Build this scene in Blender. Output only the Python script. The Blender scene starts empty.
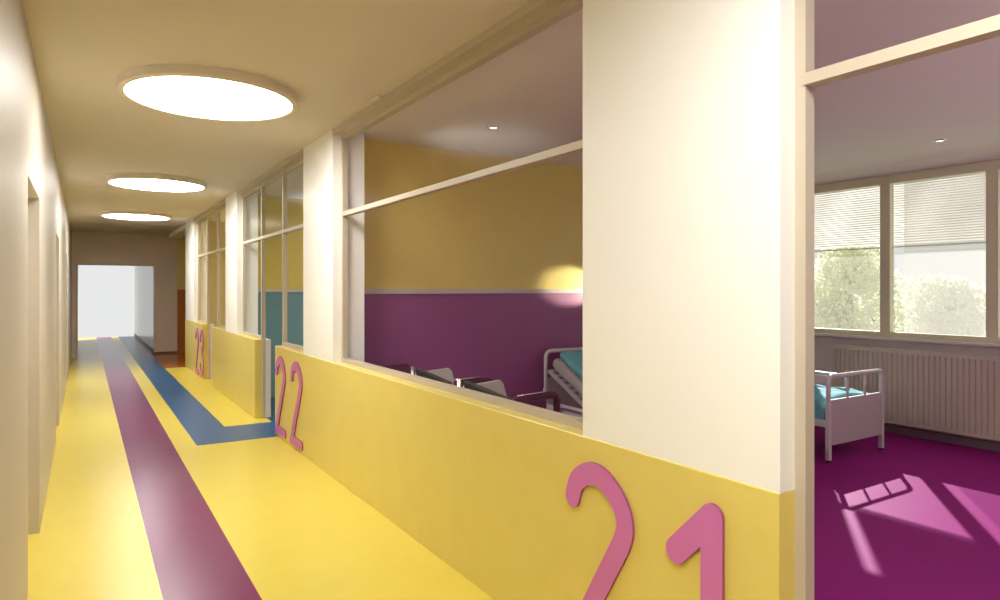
import bpy, bmesh, math, random
from mathutils import Vector, Matrix
random.seed(7)
S = bpy.context.scene
C = S.collection
PI = math.pi

# ------------------------------------------------------------------ materials
def mat(name, col, rough=.5, spec=.5, metal=0, bump=0, bscale=200, var=0, vscale=6, coat=0, emit=None, estr=0):
    m = bpy.data.materials.new(name); m.use_nodes = True
    nt = m.node_tree; b = nt.nodes['Principled BSDF']
    b.inputs['Base Color'].default_value = (*col, 1)
    b.inputs['Roughness'].default_value = rough
    b.inputs['Metallic'].default_value = metal
    b.inputs['Specular IOR Level'].default_value = spec
    b.inputs['Coat Weight'].default_value = coat
    b.inputs['Coat Roughness'].default_value = .12
    tc = nt.nodes.new('ShaderNodeTexCoord')
    if var:
        n = nt.nodes.new('ShaderNodeTexNoise'); n.inputs['Scale'].default_value = vscale; n.inputs['Detail'].default_value = 4
        nt.links.new(tc.outputs['Object'], n.inputs['Vector'])
        r = nt.nodes.new('ShaderNodeMix'); r.data_type = 'RGBA'
        r.inputs[6].default_value = (*[c*(1-var) for c in col], 1)
        r.inputs[7].default_value = (*[min(1, c*(1+var)) for c in col], 1)
        nt.links.new(n.outputs['Fac'], r.inputs[0]); nt.links.new(r.outputs[2], b.inputs['Base Color'])
    if bump:
        n = nt.nodes.new('ShaderNodeTexNoise'); n.inputs['Scale'].default_value = bscale; n.inputs['Detail'].default_value = 2
        nt.links.new(tc.outputs['Object'], n.inputs['Vector'])
        bp = nt.nodes.new('ShaderNodeBump'); bp.inputs['Strength'].default_value = bump; bp.inputs['Distance'].default_value = .002
        nt.links.new(n.outputs['Fac'], bp.inputs['Height']); nt.links.new(bp.outputs['Normal'], b.inputs['Normal'])
    if emit:
        b.inputs['Emission Color'].default_value = (*emit, 1); b.inputs['Emission Strength'].default_value = estr
    return m

def glass_mat(name, veil=0, veilcol=(.62, .62, .60), refl=.05):
    m = bpy.data.materials.new(name); m.use_nodes = True
    nt = m.node_tree; nt.nodes.clear()
    o = nt.nodes.new('ShaderNodeOutputMaterial')
    t = nt.nodes.new('ShaderNodeBsdfTransparent')
    g = nt.nodes.new('ShaderNodeBsdfGlossy'); g.inputs['Roughness'].default_value = .2
    lw = nt.nodes.new('ShaderNodeLayerWeight'); lw.inputs['Blend'].default_value = .5
    pw = nt.nodes.new('ShaderNodeMath'); pw.operation = 'POWER'; pw.inputs[1].default_value = 4
    ma = nt.nodes.new('ShaderNodeMath'); ma.operation = 'MULTIPLY_ADD'; ma.inputs[1].default_value = refl*6; ma.inputs[2].default_value = refl*.5
    nt.links.new(lw.outputs['Facing'], pw.inputs[0]); nt.links.new(pw.outputs[0], ma.inputs[0])
    mx = nt.nodes.new('ShaderNodeMixShader')
    nt.links.new(ma.outputs[0], mx.inputs[0]); nt.links.new(t.outputs[0], mx.inputs[1]); nt.links.new(g.outputs[0], mx.inputs[2])
    last = mx
    if veil:
        tr = nt.nodes.new('ShaderNodeBsdfTranslucent'); tr.inputs['Color'].default_value = (*veilcol, 1)
        df = nt.nodes.new('ShaderNodeBsdfDiffuse'); df.inputs['Color'].default_value = (*veilcol, 1)
        a = nt.nodes.new('ShaderNodeMixShader'); a.inputs[0].default_value = .3
        nt.links.new(tr.outputs[0], a.inputs[1]); nt.links.new(df.outputs[0], a.inputs[2])
        v = nt.nodes.new('ShaderNodeMixShader'); v.inputs[0].default_value = veil
        nt.links.new(mx.outputs[0], v.inputs[1]); nt.links.new(a.outputs[0], v.inputs[2]); last = v
    nt.links.new(last.outputs[0], o.inputs[0])
    return m

def leaf_mat(name, col, tw=.5):
    m = bpy.data.materials.new(name); m.use_nodes = True
    nt = m.node_tree; nt.nodes.clear()
    o = nt.nodes.new('ShaderNodeOutputMaterial')
    tc = nt.nodes.new('ShaderNodeTexCoord')
    n = nt.nodes.new('ShaderNodeTexNoise'); n.inputs['Scale'].default_value = 2.5
    nt.links.new(tc.outputs['Object'], n.inputs['Vector'])
    r = nt.nodes.new('ShaderNodeMix'); r.data_type = 'RGBA'
    r.inputs[6].default_value = (*[c*.75 for c in col], 1); r.inputs[7].default_value = (*[min(1, c*1.2) for c in col], 1)
    nt.links.new(n.outputs['Fac'], r.inputs[0])
    t = nt.nodes.new('ShaderNodeBsdfTranslucent'); d = nt.nodes.new('ShaderNodeBsdfDiffuse')
    nt.links.new(r.outputs[2], t.inputs['Color']); nt.links.new(r.outputs[2], d.inputs['Color'])
    x = nt.nodes.new('ShaderNodeMixShader'); x.inputs[0].default_value = tw
    nt.links.new(d.outputs[0], x.inputs[1]); nt.links.new(t.outputs[0], x.inputs[2]); nt.links.new(x.outputs[0], o.inputs[0])
    return m

M = {}
M['wall']    = mat('cream wall paint', (.56, .505, .43), .48, .3, bump=.25, bscale=160)
M['pillar']  = mat('white pillar paint', (.94, .935, .91), .45, .3, bump=.15, bscale=160)
M['endwall'] = mat('beige end wall', (.74, .60, .48), .4, .4, bump=.35, bscale=60, var=.12, vscale=40)
M['ceil']    = mat('warm ceiling paint', (.70, .635, .55), .6, .3, bump=.1, bscale=120)
M['rceil']   = mat('room ceiling paint', (.80, .76, .74), .5, .35, bump=.2, bscale=120)
M['frame']   = mat('beige window frame', (.54, .47, .375), .45, .4)
M['wframe']  = mat('taupe outer window frame', (.76, .75, .56), .45, .4)
M['reveal']  = mat('grey inner wall', (.78, .72, .70), .5, .3)
M['yellow']  = mat('yellow wall panel', (.76, .63, .17), .36, .45, bump=.2, bscale=150, var=.05)
M['yfloor']  = mat('yellow vinyl floor', (.77, .625, .10), .26, .3, bump=.22, bscale=220, var=.04)
M['pfloor']  = mat('purple vinyl stripe', (.20, .024, .115), .22, .3, bump=.22, bscale=220, var=.14, vscale=110)
M['bfloor']  = mat('blue vinyl stripe', (.010, .095, .26), .28, .3, bump=.2, bscale=220, var=.06)
M['ofloor']  = mat('orange vinyl floor', (.42, .12, .012), .25, .5, bump=.2, bscale=220)
M['mfloor']  = mat('magenta vinyl floor', (.32, .018, .23), .45, .02, bump=.3, bscale=180, var=.12, vscale=90)
M['ywall']   = mat('yellow room wall', (.74, .58, .16), .36, .5, bump=.5, bscale=90, var=.05)
M['pwall']   = mat('purple room wall', (.31, .075, .25), .38, .5, bump=.6, bscale=90, var=.16, vscale=110)
M['bwall']   = mat('teal blue room wall', (.16, .31, .37), .4, .5, bump=.4, bscale=90, var=.06)
M['cwall']   = mat('sand room wall', (.62, .52, .30), .5, .3)
M['owall']   = mat('orange wall', (.45, .14, .015), .5, .3)
M['ledge']   = mat('pale wall rail', (.62, .55, .52), .4, .4)
M['pink']    = mat('pink numeral', (.62, .18, .50), .42, .4, var=.04)
M['pinkedge']= mat('dark pink numeral edge', (.36, .09, .20), .5, .3)
M['rim']     = mat('cream lamp rim', (.80, .72, .58), .45, .4)
M['diff']    = mat('lamp diffuser', (.9, .9, .9), .5, .3, emit=(1, .98, .94), estr=23)
M['white']   = mat('white enamel', (.72, .68, .68), .3, .5)
M['bedpanel']= mat('mauve white bed panel', (.60, .54, .56), .35, .5)
M['chrome']  = mat('chrome tube', (.75, .73, .72), .18, .5, metal=1)
M['dark']    = mat('dark grey upholstery', (.055, .045, .042), .6, .3, bump=.2, bscale=300)
M['plum']    = mat('dark plum upholstery', (.10, .012, .05), .4, .5)
M['offw']    = mat('off white panel', (.72, .68, .63), .45, .4)
M['blue']    = mat('aqua bed linen', (.17, .46, .56), .8, .2, bump=.3, bscale=30, var=.05)
M['matt']    = mat('grey mattress', (.50, .46, .44), .8, .2, bump=.2, bscale=200)
M['rad']     = mat('beige radiator enamel', (.70, .63, .55), .4, .4)
M['skirt']   = mat('dark mauve skirting', (.24, .16, .20), .4, .4)
M['base']    = mat('brown skirting', (.22, .10, .04), .4, .4)
M['door']    = mat('cream door', (.80, .74, .64), .4, .4)
M['blindm']  = leaf_mat('white blind slat', (.80, .79, .76), .55)
M['slatshade']= mat('painted slat shade line', (.34, .32, .30), .5, .3)  # shade of the slat edges, put into the colour as a dark strip
M['glass']   = glass_mat('clear glass', refl=.012)
M['oglass']  = glass_mat('window glass', .24, refl=.04)
M['sheer']   = glass_mat('sheer screen', .34, refl=.02)
M['sidew']   = mat('grey glazed wall', (.60, .60, .56), .18, .6)
M['bark']    = mat('bark', (.5, .46, .36), .9, .1)
M['leafa']   = leaf_mat('pale green leaves', (.93, .95, .70))
M['leafb']   = leaf_mat('grey green leaves', (.86, .88, .74))
M['grass']   = mat('pale lawn', (.30, .34, .18), .9, .1, var=.2, vscale=1)

# ------------------------------------------------------------------ mesh helpers
def link(name, bm, m, parent=None, smooth=False):
    me = bpy.data.meshes.new(name)
    bmesh.ops.recalc_face_normals(bm, faces=bm.faces)
    bm.to_mesh(me); bm.free()
    ms = m if isinstance(m, (list, tuple)) else [m]
    for x in ms: me.materials.append(x)
    if smooth:
        for p in me.polygons: p.use_smooth = True
    o = bpy.data.objects.new(name, me); C.objects.link(o)
    if parent: o.parent = parent
    return o

def box(bm, x0, x1, y0, y1, z0, z1, bev=0, seg=2, mi=0):
    b = bmesh.new()
    bmesh.ops.create_cube(b, size=1)
    for v in b.verts:
        v.co = Vector(((x0+x1)/2+v.co.x*(x1-x0), (y0+y1)/2+v.co.y*(y1-y0), (z0+z1)/2+v.co.z*(z1-z0)))
    if bev:
        bmesh.ops.bevel(b, geom=list(b.edges), offset=bev, segments=seg, profile=.5, affect='EDGES')
    for f in b.faces: f.material_index = mi
    t = bpy.data.meshes.new('tmp'); b.to_mesh(t); b.free(); bm.from_mesh(t); bpy.data.meshes.remove(t)
    return bm

def sheet(x, y0, y1, z0, z1):
    bm = bmesh.new()
    bm.faces.new([bm.verts.new(p) for p in ((x, y0, z0), (x, y1, z0), (x, y1, z1), (x, y0, z1))]); return bm

def bx(*a, **k): return box(bmesh.new(), *a, **k)

def tube(bm, pts, r, n=10, closed=False):
    pts = [Vector(p) for p in pts]; N = len(pts); rings = []
    ref = None
    for i, p in enumerate(pts):
        if closed: d = pts[(i+1) % N]-pts[i-1]
        else: d = pts[min(i+1, N-1)]-pts[max(i-1, 0)]
        d.normalize()
        if ref is None:
            ref = d.orthogonal().normalized()
        ref = (ref-d*ref.dot(d)).normalized()
        w = d.cross(ref)
        rings.append([bm.verts.new(p+(ref*math.cos(2*PI*k/n)+w*math.sin(2*PI*k/n))*r) for k in range(n)])
    for i in range(N if closed else N-1):
        a, b = rings[i], rings[(i+1) % N]
        for k in range(n): bm.faces.new((a[k], a[(k+1) % n], b[(k+1) % n], b[k]))
    if not closed:
        bm.faces.new(rings[0]); bm.faces.new(rings[-1])
    return bm

def rounded(pts, rad, seg=6):
    """round the inner corners of an open 3D polyline"""
    pts = [Vector(p) for p in pts]; out = [pts[0]]
    for i in range(1, len(pts)-1):
        a, b, c = pts[i-1], pts[i], pts[i+1]
        u = (a-b).normalized(); v = (c-b).normalized()
        p0 = b+u*rad; p1 = b+v*rad
        for k in range(seg+1):
            t = k/seg; out.append((1-t)**2*p0+2*t*(1-t)*b+t*t*p1)
    out.append(pts[-1]); return out

def cyl(bm, c, r, z0, z1, n=48, r1=None):
    r1 = r if r1 is None else r1
    a = [bm.verts.new((c[0]+r*math.cos(2*PI*k/n), c[1]+r*math.sin(2*PI*k/n), z0)) for k in range(n)]
    b = [bm.verts.new((c[0]+r1*math.cos(2*PI*k/n), c[1]+r1*math.sin(2*PI*k/n), z1)) for k in range(n)]
    for k in range(n): bm.faces.new((a[k], a[(k+1) % n], b[(k+1) % n], b[k]))
    bm.faces.new(a); bm.faces.new(b); return bm

def lathe(bm, c, prof, n=64):
    rings = [[bm.verts.new((c[0]+r*math.cos(2*PI*k/n), c[1]+r*math.sin(2*PI*k/n), z)) for k in range(n)] for r, z in prof]
    for a, b in zip(rings, rings[1:]):
        for k in range(n): bm.faces.new((a[k], a[(k+1) % n], b[(k+1) % n], b[k]))
    return bm

def struct(name, bm, m, parent=None, smooth=False):
    o = link(name, bm, m, parent, smooth)
    if not parent: o['kind'] = 'structure'
    return o

def thing(name, label, cat, loc=(0, 0, 0), rz=0, group=None):
    o = bpy.data.objects.new(name, None); C.objects.link(o)
    o.location = loc; o.rotation_euler = (0, 0, rz); o['label'] = label; o['category'] = cat
    o.empty_display_size = .1
    if group: o['group'] = group
    return o

def tag(o, label, cat, group=None, kind=None):
    o['label'] = label; o['category'] = cat
    if group: o['group'] = group
    if kind: o['kind'] = kind
    return o

def dup(root, loc, rz, label, group=None):
    r = root.copy(); C.objects.link(r); r.location = loc; r.rotation_euler = (0, 0, rz); r['label'] = label
    if group: r['group'] = group
    for ch in list(root.children):
        c = ch.copy(); C.objects.link(c); c.parent = r
        for g in ch.children:
            d = g.copy(); C.objects.link(d); d.parent = c
    return r

# ------------------------------------------------------------------ dimensions
XL, XR = -.232, 1.68          # corridor walls
CZ = 2.785                    # ceiling
PZ = .916                     # top of the yellow panels
YB = 5.37                     # back wall of room 21
XW = 7.15                     # inner face of the window wall
YE = 17.2                     # end wall
PILL = [(1.168, 2.052), (5.18, 6.02), (9.10, 9.92), (13.10, 14.25)]
DOORS = [(.18, 1.168), (7.05, 8.0), (11.05, 12.0)]

# ------------------------------------------------------------------ floors
def corridor_floor():
    bm = bmesh.new()
    xs = [-.62, XL, .323, .728, .917, 1.30, 1.375, XR, 1.80]
    ys = [-3.0, 6.90, 7.70, 14.05, YE, 24.2]
    for i in range(len(xs)-1):
        for j in range(len(ys)-1):
            xa, xb, ya, yb = xs[i], xs[i+1], ys[j], ys[j+1]
            xm, ym = (xa+xb)/2, (ya+yb)/2
            mi = 0
            if .323 < xm < .728: mi = 1
            if .917 < xm < 1.30 and ym > 6.90: mi = 2
            if xm > 1.30 and 6.90 < ym < 7.70: mi = 2
            if xm > 1.30 and ym > 14.05: mi = 3
            vs = [bm.verts.new(p) for p in ((xa, ya, 0), (xb, ya, 0), (xb, yb, 0), (xa, yb, 0))]
            f = bm.faces.new(vs); f.material_index = mi
    bmesh.ops.remove_doubles(bm, verts=bm.verts, dist=1e-5)
    return bm
struct('floor', corridor_floor(), [M['yfloor'], M['pfloor'], M['bfloor'], M['ofloor']])
def slab(x0, x1, y0, y1, z=0):
    bm = bmesh.new()
    bm.faces.new([bm.verts.new(p) for p in ((x0, y0, z), (x1, y0, z), (x1, y1, z), (x0, y1, z))]); return bm
struct('floor', slab(1.80, XW+.2, -3.0, YB+.065), M['mfloor'])
struct('floor', slab(1.80, XW+.2, YB+.065, 9.46), M['bfloor'])
struct('floor', slab(1.80, XW+.2, 9.46, 14.05), M['yfloor'])
struct('floor', slab(1.80, 5.0, 14.05, YE+.1), M['ofloor'])

# ------------------------------------------------------------------ ceilings
struct('ceiling', bx(-.9, 1.86, -3.2, YE+.2, CZ, CZ+.15), M['ceil'])
struct('ceiling', bx(1.86, XW+.3, -3.2, 5.44, CZ, CZ+.15), M['rceil'])
struct('ceiling', bx(1.86, XW+.3, 5.44, 14.2, CZ, CZ+.15), M['ceil'])
struct('ceiling', bx(1.86, 5.2, 14.2, YE+.2, CZ, CZ+.15), M['ceil'])
struct('ceiling', bx(-.4, 1.7, YE+.2, 24.2, 2.30, 2.45), M['ceil'])

# ------------------------------------------------------------------ left wall with door niches
niche = [(3.95, 4.95), (7.78, 8.70), (11.9, 12.85)]
bm = bmesh.new(); y = -3.2
for a, b in niche:
    box(bm, -.85, XL, y, a, 0, CZ)
    box(bm, -.85, XL, a, b, 2.06, CZ)
    y = b
box(bm, -.85, XL, y, YE, 0, CZ)
struct('wall_left', bm, M['wall'])
for i, (a, b) in enumerate(niche):
    d = thing('door_%d' % (i+1), 'x', 'x'); del d['label']; del d['category']; d['kind'] = 'structure'
    d.location = (-.44, a, 0)
    l = link('door_leaf', bx(-.03, .03, .0, b-a, 0, 2.06, bev=.003), M['door'], d)
    link('door_handle', tube(bmesh.new(), rounded([(.03, .1, 1.05), (.085, .1, 1.05), (.085, .22, 1.05)], .02), .009), M['chrome'], l, True)
struct('wall_front', bx(-.85, XW+.3, -3.2, -3.0, 0, CZ), M['wall'])

# ------------------------------------------------------------------ end wall and the passage beyond
EX0, EX1, EZ = -.15, 1.375, 2.06
bm = bmesh.new()
box(bm, -.85, EX0, YE, YE+.2, 0, CZ); box(bm, EX1, 1.857, YE, YE+.2, 0, CZ); box(bm, EX0, EX1, YE, YE+.2, EZ, CZ)
struct('wall_end', bm, M['endwall'])
bm = bmesh.new()
box(bm, 1.857, 5.2, YE-.02, YE+.2, 1.50, CZ, mi=0); box(bm, 1.857, 5.2, YE-.02, YE+.2, 0, 1.50, mi=1)
struct('wall_end', bm, [M['ywall'], M['owall']])
struct('wall_right', bx(5.0, 5.2, 14.2, YE, 0, CZ), M['endwall'])
struct('baseboard_end', bx(EX1, 1.857, YE-.012, YE, 0, .05), M['base'])
struct('wall_right', bx(1.375, 1.6, YE+.2, 24.2, 0, 2.30), M['sidew'])
struct('wall_left', bx(-.35, EX0, YE+.2, 24.2, 0, 2.30), M['wall'])
struct('baseboard_right', bx(1.362, 1.375, YE+.2, 24.15, 0, .09), M['base'])
# slim frame around the end opening
bm = bmesh.new()
box(bm, EX0, EX1, YE-.006, YE+.03, EZ-.02, EZ); box(bm, EX0, EX0+.02, YE-.006, YE+.03, 0, EZ)
struct('trim_1', bm, M['frame'])

# ------------------------------------------------------------------ right wall: pillars, low walls, yellow panels, header
for a, b in PILL:
    bm = bmesh.new()
    xb = 1.81 if a < 2 else 1.95
    box(bm, 1.686, xb, a, b, PZ, CZ); box(bm, 1.765, xb, a+.002, b-.002, 0, PZ)
    struct('wall_right', bm, M['pillar'])
runs = [(1.168, 7.05), (8.0, 11.05), (12.0, 14.25)]
lows = [(2.052, 5.18), (6.02, 7.05), (8.0, 9.10), (9.92, 11.05), (12.0, 13.10)]
n = 2
for a, b in runs:
    struct('trim_%d' % n, bx(XR, 1.765, a, b, 0, PZ, bev=.003, seg=1), M['yellow']); n += 1
for a, b in lows:
    struct('wall_right', bx(1.765, 1.86, a, b, 0, PZ-.006), M['reveal'])
struct('trim_%d' % n, bx(XR, 1.95, 14.25, YE, 2.70, CZ), M['pillar']); n += 1
for a, b in [(-3.0, 1.168), (2.052, 5.18), (6.02, 9.10), (9.92, 13.10)]:
    struct('trim_%d' % n, bx(XR, 1.86, a, b, 2.74, CZ), M['frame']); n += 1
struct('wall_right', bx(XR, 1.95, -3.0, .18, 0, CZ), M['pillar'])

FX0, FX1 = 1.755, 1.798
TZ0, TZ1 = 2.088, 2.122
def glazing(idx, y0, y1, door=None, sill=True):
    """beige interior glazed screen y0..y1 with a transom; door=(a,b) leaves an opening below the transom"""
    w = bpy.data.objects.new('window_%d' % idx, None); C.objects.link(w); w['kind'] = 'structure'
    w.location = (FX0, y0, PZ); L = Vector(w.location)
    def P(name, bm, m):
        o = link(name, bm, m, w)
        o.data.transform(Matrix.Translation(-L)); return o
    bm = bmesh.new()
    box(bm, FX0, FX1, y0, y1, 2.705, 2.745)
    lo0 = 0 if door and abs(door[0]-y0) < .01 else PZ
    lo1 = 0 if door and abs(door[1]-y1) < .01 else PZ
    box(bm, FX0, FX1, y0, y0+.034, lo0, 2.71); box(bm, FX0, FX1, y1-.034, y1, lo1, 2.71)
    segs = [(y0, y1)]
    if door:
        a, b = door; segs = []
        if a-y0 > .02:
            box(bm, FX0, FX1, a-.034, a, PZ, 2.71); segs.append((y0, a))
            box(bm, FX0+.016, FX1, a, a+.012, 0, 2.09)
        if y1-b > .02:
            box(bm, FX0, FX1, b-.002, b+.034, PZ, 2.71); segs.append((b, y1))
            box(bm, FX0+.016, FX1, b-.012, b, 0, 2.09)
    for a, b in segs: box(bm, FX0-.002, FX1, a, b, PZ, PZ+.034)
    P('window_frame', bm, M['frame'])
    P('transom', bx(FX0-.006, FX1, y0+.03, y1-.03, TZ0, TZ1), M['frame'])
    cuts = sorted(set([y0+.034, y1-.034]+([door[0]-.034, door[0], door[1], door[1]+.034] if door else [])))
    xg = (FX0+FX1)/2
    for a, b in ([(y0, y1)] if not door else [s for s in [(y0, door[0]), door, (door[1], y1)] if s[1]-s[0] > .05]):
        P('pane', sheet(xg, a+.02, b-.02, TZ1-.005, 2.71), M['glass'])
        if not door or (a, b) != tuple(door):
            P('pane', sheet(xg, a+.02, b-.02, PZ+.03, TZ0+.005), M['glass'])
    return w
glazing(1, 2.052, 5.18)
glazing(2, 6.02, 9.10, (7.05, 8.0))
glazing(3, 9.92, 13.10, (11.05, 12.0))
glazing(4, .18, 1.168, (.18, 1.168))

# ------------------------------------------------------------------ rooms
def room_back(y, up, low, name='wall_back'):
    bm = bmesh.new()
    box(bm, 1.95, XW+.1, y, y+.065, 1.48, CZ, mi=0); box(bm, 1.95, XW+.1, y, y+.065, 0, 1.48, mi=1)
    struct(name, bm, [up, low])
    return bm
room_back(YB, M['ywall'], M['pwall'])
struct('wall_back', bx(1.95, XW+.1, YB+.065, YB+.13, 0, CZ), M['cwall'])
room_back(9.40, M['ywall'], M['bwall'])
struct('wall_back', bx(1.95, XW+.1, 9.465, 9.53, 0, CZ), M['cwall'])
room_back(13.40, M['cwall'], M['cwall'])
struct('wall_back', bx(1.95, XW+.1, 14.1, 14.2, 0, CZ), M['ywall'])
struct('trim_%d' % n, bx(1.95, XW, YB-.018, YB, 1.463, 1.505), M['ledge']); n += 1
struct('trim_%d' % n, bx(1.95, XW, 9.382, 9.40, 1.463, 1.505), M['ledge']); n += 1

# window wall, sill board, skirting
bm = bmesh.new()
box(bm, XW, XW+.25, -3.0, 14.2, 0, 1.0); box(bm, XW, XW+.25, -3.0, 14.2, 2.70, CZ)
struct('wall_window', bm, M['reveal'])
struct('trim_%d' % n, bx(XW-.085, XW+.02, -3.0, YB, .972, 1.0, bev=.004), M['reveal']); n += 1
struct('baseboard_window', bx(XW-.014, XW, -3.0, YB, 0, .085), M['skirt'])
struct('baseboard_back', bx(1.95, XW, YB-.012, YB, 0, .085), M['skirt'])
wins = [(-2.9, -1.2), (-.10, .75), (.85, 1.72), (1.82, 2.69), (2.79, 3.66), (3.76, 4.72)]
wins22 = [(5.6, 6.5), (6.6, 7.5), (7.6, 8.5), (8.6, 9.3), (9.7, 10.8), (10.9, 12.0), (12.1, 13.2)]
bm = bmesh.new()
allw = wins+wins22; edges = [-3.0]
for a, b in allw: edges += [a-.05, b+.05]
edges.append(14.2)
for i in range(0, len(edges), 2):
    if edges[i+1]-edges[i] > .005: box(bm, XW, XW+.25, edges[i], edges[i+1], 1.0, 2.70)
struct('wall_window', bm, M['reveal'])
for i, (a, b) in enumerate(allw):
    w = bpy.data.objects.new('window_%d' % (5+i), None); C.objects.link(w); w['kind'] = 'structure'
    w.location = (XW+.02, a, 1.0); L = Vector(w.location)
    bm = bmesh.new()
    box(bm, XW-.01, XW+.07, a-.05, a, 1.0, 2.70); box(bm, XW-.01, XW+.07, b, b+.05, 1.0, 2.70)
    box(bm, XW-.01, XW+.07, a, b, 1.0, 1.054); box(bm, XW-.01, XW+.07, a, b, 2.612, 2.70)
    link('window_frame', bm, M['wframe'], w).data.transform(Matrix.Translation(-L))
    link('pane', sheet(XW+.03, a-.01, b+.01, 1.045, 2.655), M['oglass'], w).data.transform(Matrix.Translation(-L))
    if abs(a-2.79) < .01:
        link('screen', sheet(XW+.05, a-.005, 3.545, 1.05, 2.65), M['sheer'], w).data.transform(Matrix.Translation(-L))

# venetian blinds outside the glass
def blind(a, b, label, zb=1.955, g='half-lowered venetian blinds'):
    t = thing('venetian_blind', label, 'blind', (XW+.13, (a+b)/2, 2.69), 0, g)
    hw = (b-a)/2; bm = bmesh.new(); z = 2.655
    while z > zb+.012:
        vs = [bm.verts.new(p) for p in ((.011, -hw, z-2.69-.0125), (.011, hw, z-2.69-.0125), (-.004, hw, z-2.69+.0005), (-.004, -hw, z-2.69+.0005),
              (-.012, hw, z-2.69+.0095), (-.012, -hw, z-2.69+.0095))]
        bm.faces.new(vs[:4]); bm.faces.new((vs[3], vs[2], vs[4], vs[5]))
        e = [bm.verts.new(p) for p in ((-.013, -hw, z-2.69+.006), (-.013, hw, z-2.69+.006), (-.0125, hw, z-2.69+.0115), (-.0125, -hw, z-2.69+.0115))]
        bm.faces.new(e).material_index = 1  # painted shade line along the inner edge of the slat
        z -= .0255
    link('slats', bm, [M['blindm'], M['slatshade']], t)
    link('bottom_rail', bx(-.013, .013, -hw, hw, zb-2.69-.012, zb-2.69+.002), M['wframe'], t)
    link('head_rail', bx(-.02, .02, -hw, hw, -.03, .005), M['wframe'], t)
    for s in (-1, 1):
        link('ladder_cord', tube(bmesh.new(), [(0, s*(hw-.12), -.02), (0, s*(hw-.12), zb-2.69)], .0015, 6), M['wframe'], t)
blind(3.70, 4.605, 'half-lowered white venetian blind in the window nearest the door post')
blind(2.735, 3.69, 'half-lowered white venetian blind in the middle window above the radiator')
blind(1.77, 2.725, 'half-lowered white venetian blind cut off by the right edge of the photo')

# added slope over the window heads, shaped to catch bounce light like the ceiling
bm = bmesh.new(); pr = [(XW, 2.70), (XW, CZ), (XW-.22, CZ)]
A = [bm.verts.new((x, -3.0, z)) for x, z in pr]; B = [bm.verts.new((x, YB, z)) for x, z in pr]
bm.faces.new(A); bm.faces.new(B)
for k in range(3): bm.faces.new((A[k], A[(k+1) % 3], B[(k+1) % 3], B[k]))
struct('trim_%d' % n, bm, M['rceil']); n += 1

# radiator
rd = thing('radiator', 'long beige ribbed panel radiator under the windows', 'radiator', (XW-.10, 4.21, .121))
RL, RH = 2.6, .775
bm = bmesh.new()
prof = []
nr = 52; pit = RL/nr
for k in range(nr):
    y = -k*pit
    prof += [(-.018, y), (-.018, y-pit*.42), (.002, y-pit*.52), (.002, y-pit*.88), (-.018, y-pit)]
prof2 = prof
lo = [bm.verts.new((x, y, .03)) for x, y in prof2]; hi = [bm.verts.new((x, y, RH-.05)) for x, y in prof2]
for a in range(len(prof2)-1): bm.faces.new((lo[a], lo[a+1], hi[a+1], hi[a]))
box(bm, -.012, .055, -RL, 0, 0, .032); box(bm, -.012, .055, -RL, 0, RH-.052, RH-.012); box(bm, .008, .055, -RL, -.0, .03, RH-.05)
link('ribbed_panel', bm, M['rad'], rd)
bm = bmesh.new(); box(bm, -.016, .058, -RL-.004, .004, RH-.012, RH, bev=.003)
link('top_grille', bm, M['white'], rd)
link('side_cover', bx(-.016, .058, 0, .006, 0, RH-.012), M['rad'], rd)
link('side_cover', bx(-.016, .058, -RL-.006, -RL, 0, RH-.012), M['rad'], rd)
for yy in (-.3, -RL+.3):
    link('wall_bracket', bx(.055, .095, yy-.02, yy+.02, .1, RH-.1), M['rad'], rd)
link('supply_pipe', tube(bmesh.new(), [(.03, -RL+.1, .01), (.03, -RL+.1, -.121)], .008), M['chrome'], rd, True)

# ------------------------------------------------------------------ ceiling lamps
def make_lamp(y, label):
    t = thing('ceiling_lamp', label, 'lamp', (.705, y, CZ), 0, 'round ceiling lamps along the corridor')
    bm = bmesh.new(); lathe(bm, (0, 0), [(.495, 0), (.535, 0), (.535, -.052), (.528, -.058), (.500, -.058), (.497, -.050), (.495, -.03), (.495, 0)])
    link('rim', bm, M['rim'], t, False)
    link('diffuser', cyl(bmesh.new(), (0, 0), .499, -.054, -.046, 64), M['diff'], t)
    return t
lamp = make_lamp(4.63, 'nearest and largest of the round white ceiling lamps')
dup(lamp, (.735, 8.75, CZ), 0, 'middle round white ceiling lamp, second along the corridor')
dup(lamp, (.755, 12.80, CZ), 0, 'farthest round white ceiling lamp, close to the end wall')
dup(lamp, (.705, .45, CZ), 0, 'round white ceiling lamp overhead, before the nearest one in view')

def downlight(x, y, label):
    t = thing('recessed_downlight', label, 'lamp', (x, y, CZ), 0, 'small downlights in the room ceiling')
    link('ring', lathe(bmesh.new(), (0, 0), [(.030, .0), (.032, -.008), (.052, -.006), (.055, 0)], 32), M['chrome'], t, True)
    link('lens', cyl(bmesh.new(), (0, 0), .031, -.004, -.001, 24), mat('downlight lens', (.9, .9, .9), .3, emit=(1, .98, .95), estr=2.0), t)
downlight(2.74, 4.44, 'small round recessed ceiling spotlight seen through the corridor glazing')
downlight(6.24, 2.78, 'small round recessed ceiling spotlight near the outer windows')

for i, yc in enumerate((4.23, 6.16, 8.40, 10.40)):
    o = link('ceiling_vent', bx(-.03, .008, -.12, .12, -.014, 0, bev=.003, seg=1), M['white'])
    o.location = (1.668, yc, CZ)
    tag(o, ['short white slot vent where ceiling meets glazing, nearest one',
            'short white slot vent at ceiling edge beside second pillar',
            'short white slot vent at ceiling edge before third pillar',
            'short white slot vent at ceiling edge, farthest one'][i], 'vent', 'slot vents along the ceiling edge')

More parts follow.
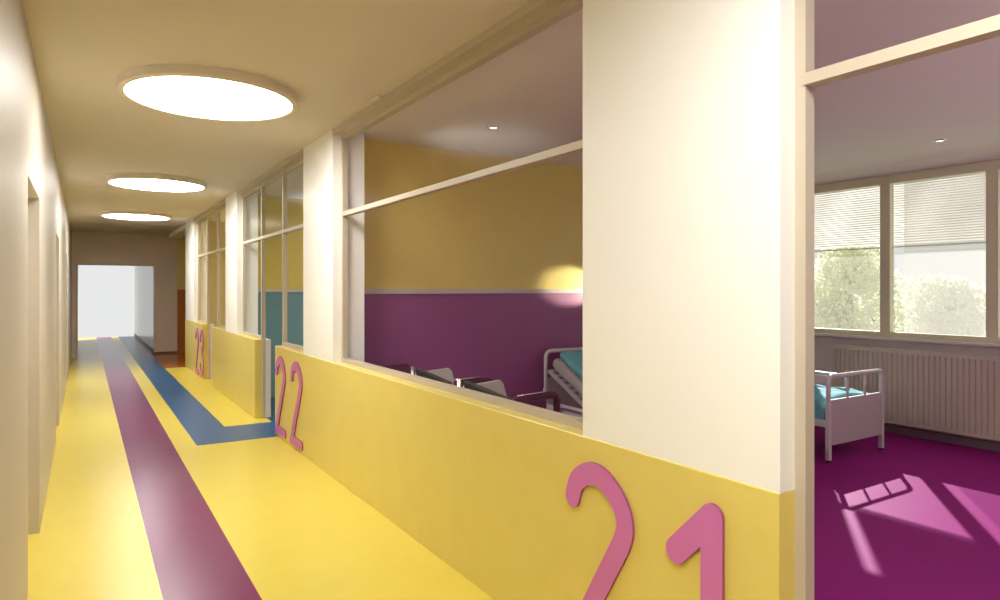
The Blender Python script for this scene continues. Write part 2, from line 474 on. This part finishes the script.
# ------------------------------------------------------------------ numerals (u to the viewer's right = -Y, v up)
def arc(cx, cy, rx, ry, a0, a1, n=14):
    return [(cx+rx*math.cos(math.radians(a0+(a1-a0)*k/n)), cy+ry*math.sin(math.radians(a0+(a1-a0)*k/n))) for k in range(n+1)]
def stroke(paths, hw, th=.011, lift=0):
    """flat-cut strokes with round ends, extruded: front faces material 0, edges material 1"""
    bm = bmesh.new()
    for pi, (pts, cap0, cap1) in enumerate(paths):
        if pi: th += lift
        P = [Vector(p) for p in pts]; Lf, Rt = [], []
        for i, p in enumerate(P):
            d0 = (P[i]-P[i-1]).normalized() if i else None
            d1 = (P[i+1]-P[i]).normalized() if i < len(P)-1 else None
            d0 = d0 or d1; d1 = d1 or d0
            n0 = Vector((-d0.y, d0.x)); n1 = Vector((-d1.y, d1.x)); nn = (n0+n1)
            nn = nn/max(nn.length, 1e-6); k = hw/max(.42, nn.dot(n1))
            Lf.append(p+nn*k); Rt.append(p-nn*k)
        d = (P[-1]-P[-2]).normalized(); nn = Vector((-d.y, d.x))
        e1 = [P[-1]+(nn*math.cos(a)+d*math.sin(a))*hw for a in [PI*k/12 for k in range(1, 12)]] if cap1 else []
        d = (P[1]-P[0]).normalized(); nn = Vector((-d.y, d.x))
        e0 = [P[0]+(-nn*math.cos(a)-d*math.sin(a))*hw for a in [PI*k/12 for k in range(1, 12)]] if cap0 else []
        mk = lambda pp, dep: [bm.verts.new((-dep, -p.x, p.y)) for p in pp]
        for dep, mi in ((th, 0), (0, 0)):
            l, r = mk(Lf, dep), mk(Rt, dep); c1, c0 = mk(e1, dep), mk(e0, dep)
            for q in range(len(l)-1): bm.faces.new((l[q], l[q+1], r[q+1], r[q]))
            if c1: bm.faces.new([l[-1]]+c1+[r[-1]])
            if c0: bm.faces.new([r[0]]+c0+[l[0]])
            ring = l+c1+list(reversed(r))+c0
            if dep: front = ring
            else: back = ring
        for q in range(len(front)):
            k2 = (q+1) % len(front)
            f = bm.faces.new((front[q], front[k2], back[k2], back[q])); f.material_index = 1
    return bm
HW = .043
def smooth2(ctrl, n=6):
    out = []
    for i in range(len(ctrl)-1):
        p0, p1, p2, p3 = (Vector(ctrl[max(i-1, 0)]), Vector(ctrl[i]), Vector(ctrl[i+1]), Vector(ctrl[min(i+2, len(ctrl)-1)]))
        for k in range(n):
            t = k/n
            q = .5*((2*p1)+(p2-p0)*t+(2*p0-5*p1+4*p2-p3)*t*t+(3*p1-p0-3*p2+p3)*t**3); out.append(tuple(q))
    return out+[tuple(ctrl[-1])]
two = smooth2([(.060, .636), (.088, .705), (.160, .752), (.240, .750), (.312, .705), (.354, .648), (.364, .590), (.343, .530)])+[(.189, .268), (.062, .045), (.385, .045)]
def digit(kind):
    if kind == '2': return stroke([(two, True, True)], HW)
    if kind == '1': return stroke([([(.056, .601), (.205, .755)], True, True), ([(.205, .755), (.205, .0)], True, False)], HW, lift=.0006)
    if kind == '3':
        p = arc(.19, .605, .145, .15, 175, -60, 18)+[(.21, .435)]+arc(.19, .21, .16, .165, 62, -170, 20)
        return stroke([(p, True, True)], HW)
def numeral(kind, y, label):
    o = link('wall_numeral', digit(kind), [M['pink'], M['pinkedge']]); o.location = (XR-.001, y, .028)
    tag(o, label, 'number'); return o
# left edges, measured along the wall
numeral('2', 2.157, 'large pink numeral two on the yellow panel nearest the camera')
numeral('1', 1.603, 'large pink numeral one at the near end of the yellow panel')
numeral('2', 7.01, 'pink numeral two beside the open doorway, left of the pair')
numeral('2', 6.425, 'pink numeral two under the second white pillar, right of the pair')
numeral('2', 12.80, 'distant pink numeral two at the far end of the corridor wall')
numeral('3', 12.24, 'distant pink numeral three beside the farthest doorway')

# ------------------------------------------------------------------ beds
BW, BL = .85, 2.0
def make_bed(label, loc):
    t = thing('hospital_bed', label, 'bed', loc, 0, 'white metal beds in the purple room')
    # foot end at y=0, head at y=BL; x from 0 to BW
    fb = link('footboard', bx(.02, BW-.02, -.012, .012, .145, .541, bev=.004), M['bedpanel'], t)
    rt = .019
    tube_bm = tube(bmesh.new(), rounded([(0, 0, .10), (0, 0, .745), (BW, 0, .745), (BW, 0, .10)], .06, 8), rt, 12)
    link('rail', tube_bm, M['white'], fb, True)
    for q in (.29, .57):
        link('baluster', tube(bmesh.new(), [(q, 0, .53), (q, 0, .745)], .011), M['white'], fb, True)
    hb = link('headboard', bx(.02, BW-.02, BL-.012, BL+.012, .20, .62, bev=.004), M['bedpanel'], t)
    link('rail', tube(bmesh.new(), rounded([(0, BL, .10), (0, BL, .885), (BW, BL, .885), (BW, BL, .10)], .07, 8), rt, 12), M['white'], hb, True)
    for q in (.22, .43, .64):
        link('baluster', tube(bmesh.new(), [(q, BL, .60), (q, BL, .885)], .009), M['white'], hb, True)
    for x in (0, BW):
        for y in (0, BL):
            l = link('leg', bx(x-.02, x+.02, y-.02, y+.02, .02, .52, bev=.005), M['white'], t)
            link('rubber_foot', cyl(bmesh.new(), (x, y), .018, 0, .022, 16), M['dark'], l)
    bm = bmesh.new()
    for x in (.01, BW-.01): box(bm, x-.015, x+.015, 0, BL, .30, .36, bev=.004)
    for k in range(8): box(bm, .02, BW-.02, .05+k*.16, .13+k*.16, .335, .35)
    link('bed_frame', bm, M['white'], t)
    # raised backrest grid: hinge at y=1.2
    a = math.radians(30); bm = bmesh.new()
    for x in (.03, BW-.03): box(bm, x-.016, x+.016, 0, .82, 0, .03)
    for k in range(9): box(bm, .03, BW-.03, .04+k*.09, .085+k*.09, .028, .042)
    bmesh.ops.transform(bm, matrix=Matrix.Translation((0, 1.25, .315)) @ Matrix.Rotation(math.radians(26), 4, 'X'), verts=bm.verts)
    link('backrest', bm, M['bedpanel'], t)
    for x in (0, BW):
        # fold-down guard: flat plate towards the foot on the outer side
        link('guard', box(bmesh.new(), x-.012, x+.012, .02, .75, .675, .752, bev=.005) if x == 0 else
             tube(bmesh.new(), rounded([(x, .33, .36), (x, .33, .655), (x, 1.15, .655), (x, 1.15, .36)], .07, 8), .016, 10), M['white'], t, x != 0)
    # lower side guard with rounded corners, towards the head
    link('side_frame', tube(bmesh.new(), rounded([(-.045, 1.74, .16), (-.045, 1.74, .39), (-.045, .95, .39), (-.045, .95, .16)], .05, 6)+[Vector((-.045, 1.74, .16))], .018, 10), M['white'], t, True)
    return t
B1 = (5.455, 3.31, 0); B2 = (3.89, 3.31, 0)
bed = make_bed('white metal bed by the radiator, footboard facing the doorway', B1)
bed2 = dup(bed, B2, 0, 'white metal bed seen through the corridor glazing, raised headboard end in view')

def soft(name, x0, x1, y0, y1, z0, z1, m, r=.05, bend=None, cuts=14, amp=.006, seed=0):
    bm = bmesh.new(); bmesh.ops.create_cube(bm, size=1)
    bmesh.ops.subdivide_edges(bm, edges=bm.edges, cuts=cuts, use_grid_fill=True)
    rnd = random.Random(seed); ph = [rnd.uniform(0, 6) for _ in range(6)]
    hx, hy, hz = (x1-x0)/2, (y1-y0)/2, (z1-z0)/2
    for v in bm.verts:
        p = Vector((v.co.x*2*hx, v.co.y*2*hy, v.co.z*2*hz))
        q = Vector((max(-hx+r, min(hx-r, p.x)), max(-hy+r, min(hy-r, p.y)), max(-hz+min(r, hz*.9), min(hz-min(r, hz*.9), p.z))))
        d = p-q
        if d.length > 1e-6:
            rr = min(r, hz*.9) if hz < r else r
            d = Vector((d.x/r, d.y/r, d.z/min(r, hz*.9)))
            d.normalize(); p = q+Vector((d.x*r, d.y*r, d.z*min(r, hz*.9)))
        w = amp*(math.sin(p.x*17+ph[0])*math.cos(p.y*13+ph[1])+.6*math.sin(p.y*31+ph[2]+p.x*9))
        p.z += w
        p += Vector(((x0+x1)/2, (y0+y1)/2, (z0+z1)/2))
        if bend: p = bend(p)
        v.co = p
    return link(name, bm, m, None, True)
A30 = math.radians(26)
def bedbend(p, o=1.25, A=A30, zr=.36):
    if p.y <= o: return p
    l = p.y-o; h = p.z-zr
    return Vector((p.x, o+l*math.cos(A)-h*math.sin(A), zr+l*math.sin(A)+h*math.cos(A)))
for (bxx, byy, _), nm in ((B1, 'bed by the radiator'), (B2, 'bed behind the corridor glazing')):
    m_ = soft('mattress', .03, BW-.03, .03, 2.06, .375, .49, M['matt'], .045, lambda p: bedbend(p), 20, .001, 1)
    m_.location = (bxx, byy, 0)
    tag(m_, 'grey foam mattress on the '+nm, 'mattress', 'bed mattresses')
    # duvet, hanging over both long sides
    bm = bmesh.new(); nx, ny = 40, 40; g = []
    for j in range(ny+1):
        row = []
        for i in range(nx+1):
            s = -.62+1.24*i/nx; yy = .045+1.15*j/ny
            half = BW/2-.012; r = .06
            if abs(s) <= half-r: X, Z = s, .0
            elif abs(s) <= half-r+r*PI/2:
                aa = (abs(s)-half+r)/r; X = math.copysign(half-r+r*math.sin(aa), s); Z = -r*(1-math.cos(aa))
            else:
                X = math.copysign(half, s); Z = -r-(abs(s)-(half-r+r*PI/2))
            Z = max(Z, -.20)
            wv = .008*math.sin(yy*19+s*6)+.006*math.sin(s*14+yy*7)
            top = .535+.012*math.cos(s*3)
            e = min(1, (yy-.045)/.05); Z -= (1-e)**2*.05
            X += math.copysign(.006*math.sin(yy*24), s) if abs(s) > half-r else 0
            row.append(bm.verts.new((BW/2+X, yy, max(.332, top+Z+wv))))
        g.append(row)
    for j in range(ny):
        for i in range(nx): bm.faces.new((g[j][i], g[j][i+1], g[j+1][i+1], g[j+1][i]))
    d_ = link('duvet', bm, M['blue'], None, True); d_.location = (bxx, byy, 0)
    so = d_.modifiers.new('thick', 'SOLIDIFY'); so.thickness = .025; so.offset = -1
    tag(d_, 'aqua blue duvet spread over the '+nm, 'duvet', 'aqua duvets')
    p_ = soft('pillow', .05, BW-.05, 1.60, 2.05, .492, .579, M['blue'], .05, lambda p: bedbend(p), 14, .006, 3)
    p_.location = (bxx, byy-.03, 0)
    tag(p_, 'aqua blue pillow on the raised end of the '+nm, 'pillow', 'aqua pillows')

# ------------------------------------------------------------------ chairs along the glazing (face +x, back along y)
def make_chair(label, loc):
    t = thing('armchair', label, 'chair', loc, 0, 'armchairs in a row behind the glazing')
    w = .29
    bm = bx(-.02, .02, -w, w, .44, .86, bev=.012, seg=3)
    for v in bm.verts: v.co.x += -(v.co.z-.44)*.12+.05
    for v in bm.verts:
        if v.co.z > .8: v.co.z -= (1-(v.co.y+w)/(2*w))*.05
    link('backrest', bm, M['dark'], t)
    link('seat', bx(.03, .50, -w+.02, w-.02, .38, .46, bev=.025, seg=3), M['plum'], t)
    # off-white side panel on the far side
    bm = bmesh.new(); pr = [(0, .30), (.40, .30), (.385, .5), (.36, .70), (.325, .81), (.30, .835), (.0, .815)]
    F = [bm.verts.new((x, w+.012, z)) for x, z in pr]; B = [bm.verts.new((x, w+.035, z)) for x, z in pr]
    bm.faces.new(F); bm.faces.new(B)
    for i in range(len(pr)): bm.faces.new((F[i], F[(i+1) % len(pr)], B[(i+1) % len(pr)], B[i]))
    link('side_panel', bm, M['offw'], t)
    # plum arm loop on the near side
    lp = rounded([(.0, -w-.03, .45), (.0, -w-.03, .80), (.345, -w-.03, .815), (.345, -w-.03, .45), (.0, -w-.03, .45)], .05, 6)
    am = link('arm', tube(bmesh.new(), lp, .024, 10), M['plum'], t, True)
    link('arm_pad', bx(.02, .25, -w-.055, -w-.005, .70, .80, bev=.012), M['plum'], am)
    link('arm_trim', tube(bmesh.new(), [(.02, -w-.045, .829), (.22, -w-.045, .838)], .006), M['chrome'], am, True)
    for y in (w+.06, w+.085):
        link('post', tube(bmesh.new(), [(-.01, y, .0), (-.01, y, .862)], .010), M['chrome'], t, True)
    for x, y in ((.03, -w), (.46, -w), (.46, w)):
        link('leg', tube(bmesh.new(), [(x, y, 0), (x, y, .40)], .012), M['chrome'], t, True)
    return t
ch = make_chair('dark armchair with off-white side panel, nearer the bed', (2.28, 3.78, 0))
dup(ch, (2.31, 4.64, 0), 0, 'dark armchair with off-white side panel, nearer the purple back wall')
# upholstered plum chair in the corner
t = thing('corner_chair', 'low plum upholstered chair in the corner against the purple wall', 'chair', (2.235, 5.13, 0))
bm = bx(-.26, .18, .12, .22, .40, .855, bev=.045, seg=4); link('backrest', bm, M['plum'], t, True)
link('seat', bx(-.26, .18, -.10, .16, .36, .47, bev=.04, seg=3), M['plum'], t, True)
for x, y in ((-.22, -.07), (.14, -.07), (-.22, .16), (.14, .16)):
    link('leg', tube(bmesh.new(), [(x, y, 0), (x, y, .38)], .012), M['chrome'], t, True)

# ------------------------------------------------------------------ outside: lawn and trees
struct('ground', slab(XW+.25, 60, -30, 45, -.1), M['grass'])
def tree(x, y, h, rx, rz, m, label, seed, nleaf=2600, ls=.085):
    rnd = random.Random(seed)
    t = thing('tree', label, 'tree', (x, y, -.1), 0, 'garden trees outside the windows')
    link('trunk', tube(bmesh.new(), [(0, 0, 0), (.05, .02, h*.35), (.0, .06, h*.8)], .11, 10), M['bark'], t, True)
    bm = bmesh.new(); blobs = []
    for k in range(16):
        a = rnd.uniform(0, 2*PI); e = rnd.uniform(-1, 1); q = rnd.uniform(.35, .75)
        blobs.append(Vector((math.cos(a)*rx*q*math.sqrt(1-e*e), math.sin(a)*rx*q*math.sqrt(1-e*e), h-rz+e*rz*.7)))
    for k in range(nleaf):
        c = rnd.choice(blobs); d = Vector((rnd.gauss(0, 1), rnd.gauss(0, 1), rnd.gauss(0, 1))).normalized()*rx*.42*rnd.uniform(.6, 1)
        p = c+d; n1 = Vector((rnd.gauss(0, 1), rnd.gauss(0, 1), rnd.gauss(0, 1))).normalized(); u = n1.orthogonal().normalized()*ls*rnd.uniform(.6, 1.2); v = n1.cross(u)*.6
        bm.faces.new([bm.verts.new(p+q) for q in (u, v, -u, -v)])
    link('foliage', bm, m, t)
tree(19.0, 10.9, 3.0, 1.75, 1.7, M['leafa'], 'pale green round tree outside the left window', 1, 9000)
tree(23.2, 10.2, 1.9, 1.5, 1.2, M['leafb'], 'low pale green tree just right of the round tree', 2, 6000)
tree(22.0, 7.2, 1.35, 1.6, 1.0, M['leafb'], 'low grey-green tree outside the middle of the right window', 3, 6000)
tree(19.0, 5.3, 1.9, 1.4, 1.3, M['leafb'], 'grey-green tree at the right end of the right window', 4, 6000)
hg = bmesh.new(); rnd = random.Random(9)
for k in range(7000):
    p = Vector((27+rnd.uniform(-1, 1), rnd.uniform(2, 26), rnd.uniform(-.1, 1.25+.25*math.sin(k))))
    n1 = Vector((rnd.gauss(0, 1), rnd.gauss(0, 1), rnd.gauss(0, 1))).normalized(); u = n1.orthogonal().normalized()*.2; v = n1.cross(u)*.7
    hg.faces.new([hg.verts.new(p+q) for q in (u, v, -u, -v)])
tag(link('hedge', hg, M['leafb']), 'low pale green hedge far behind the garden trees', 'hedge')

# ------------------------------------------------------------------ light
w = bpy.data.worlds.new('World'); S.world = w; w.use_nodes = True
bg = w.node_tree.nodes['Background']
bg.inputs['Color'].default_value = (.99, .995, 1, 1); bg.inputs['Strength'].default_value = .82
sd = Vector((-1.43, -1.05, -1.0)).normalized()
sl = bpy.data.lights.new('sun', 'SUN'); sl.energy = 9.0; sl.angle = math.radians(.6); sl.color = (1, .95, .88)
so = bpy.data.objects.new('sun', sl); C.objects.link(so); so.rotation_euler = sd.to_track_quat('-Z', 'Y').to_euler()
so.location = (20, 20, 15)
# added spot without a fixture, imitating bounced light on the back wall
rl = bpy.data.lights.new('added_wall_spot', 'SPOT'); rl.energy = 190; rl.spot_size = math.radians(20); rl.spot_blend = .55; rl.shadow_soft_size = .03; rl.color = (1, .93, .66)
ro = bpy.data.objects.new('added_wall_spot', rl); C.objects.link(ro); ro.location = (5.4, 4.7, 1.50)
ro.rotation_euler = (Vector((4.33, 5.37, 1.53))-Vector(ro.location)).to_track_quat('-Z', 'Y').to_euler()

def fill_area(name, loc, rot, size, e, col):
    l = bpy.data.lights.new(name, 'AREA'); l.energy = e; l.size = size; l.color = col
    o = bpy.data.objects.new(name, l); C.objects.link(o); o.location = loc; o.rotation_euler = rot
fill_area('unseen_room_fill', (4.6, -.8, 1.1), (PI, 0, 0), .8, 36, (1, .95, .92))  # unseen fill light added out of view to brighten the room ceiling
fill_area('added_back_room_fill', (4.6, 7.4, 2.74), (0, 0, 0), 1.0, 70, (1, .90, .66))  # added fill without a fixture, brightens the blue room
fill_area('added_back_room_fill', (4.6, 11.4, 2.74), (0, 0, 0), 1.0, 38, (1, .90, .66))  # same kind of added fill for the sand-coloured room

# ------------------------------------------------------------------ camera
cam = bpy.data.cameras.new('camera'); co = bpy.data.objects.new('camera', cam); C.objects.link(co)
co.location = (0, 0, 1.5); co.rotation_euler = (math.radians(90), 0, -math.radians(32.26))
cam.sensor_width = 36; cam.lens = 659/1000*36; cam.shift_y = -10.5/1000; cam.clip_start = .02
S.camera = co
S.view_settings.view_transform = 'Standard'; S.view_settings.look = 'None'
S.view_settings.exposure = 0; S.view_settings.gamma = 1
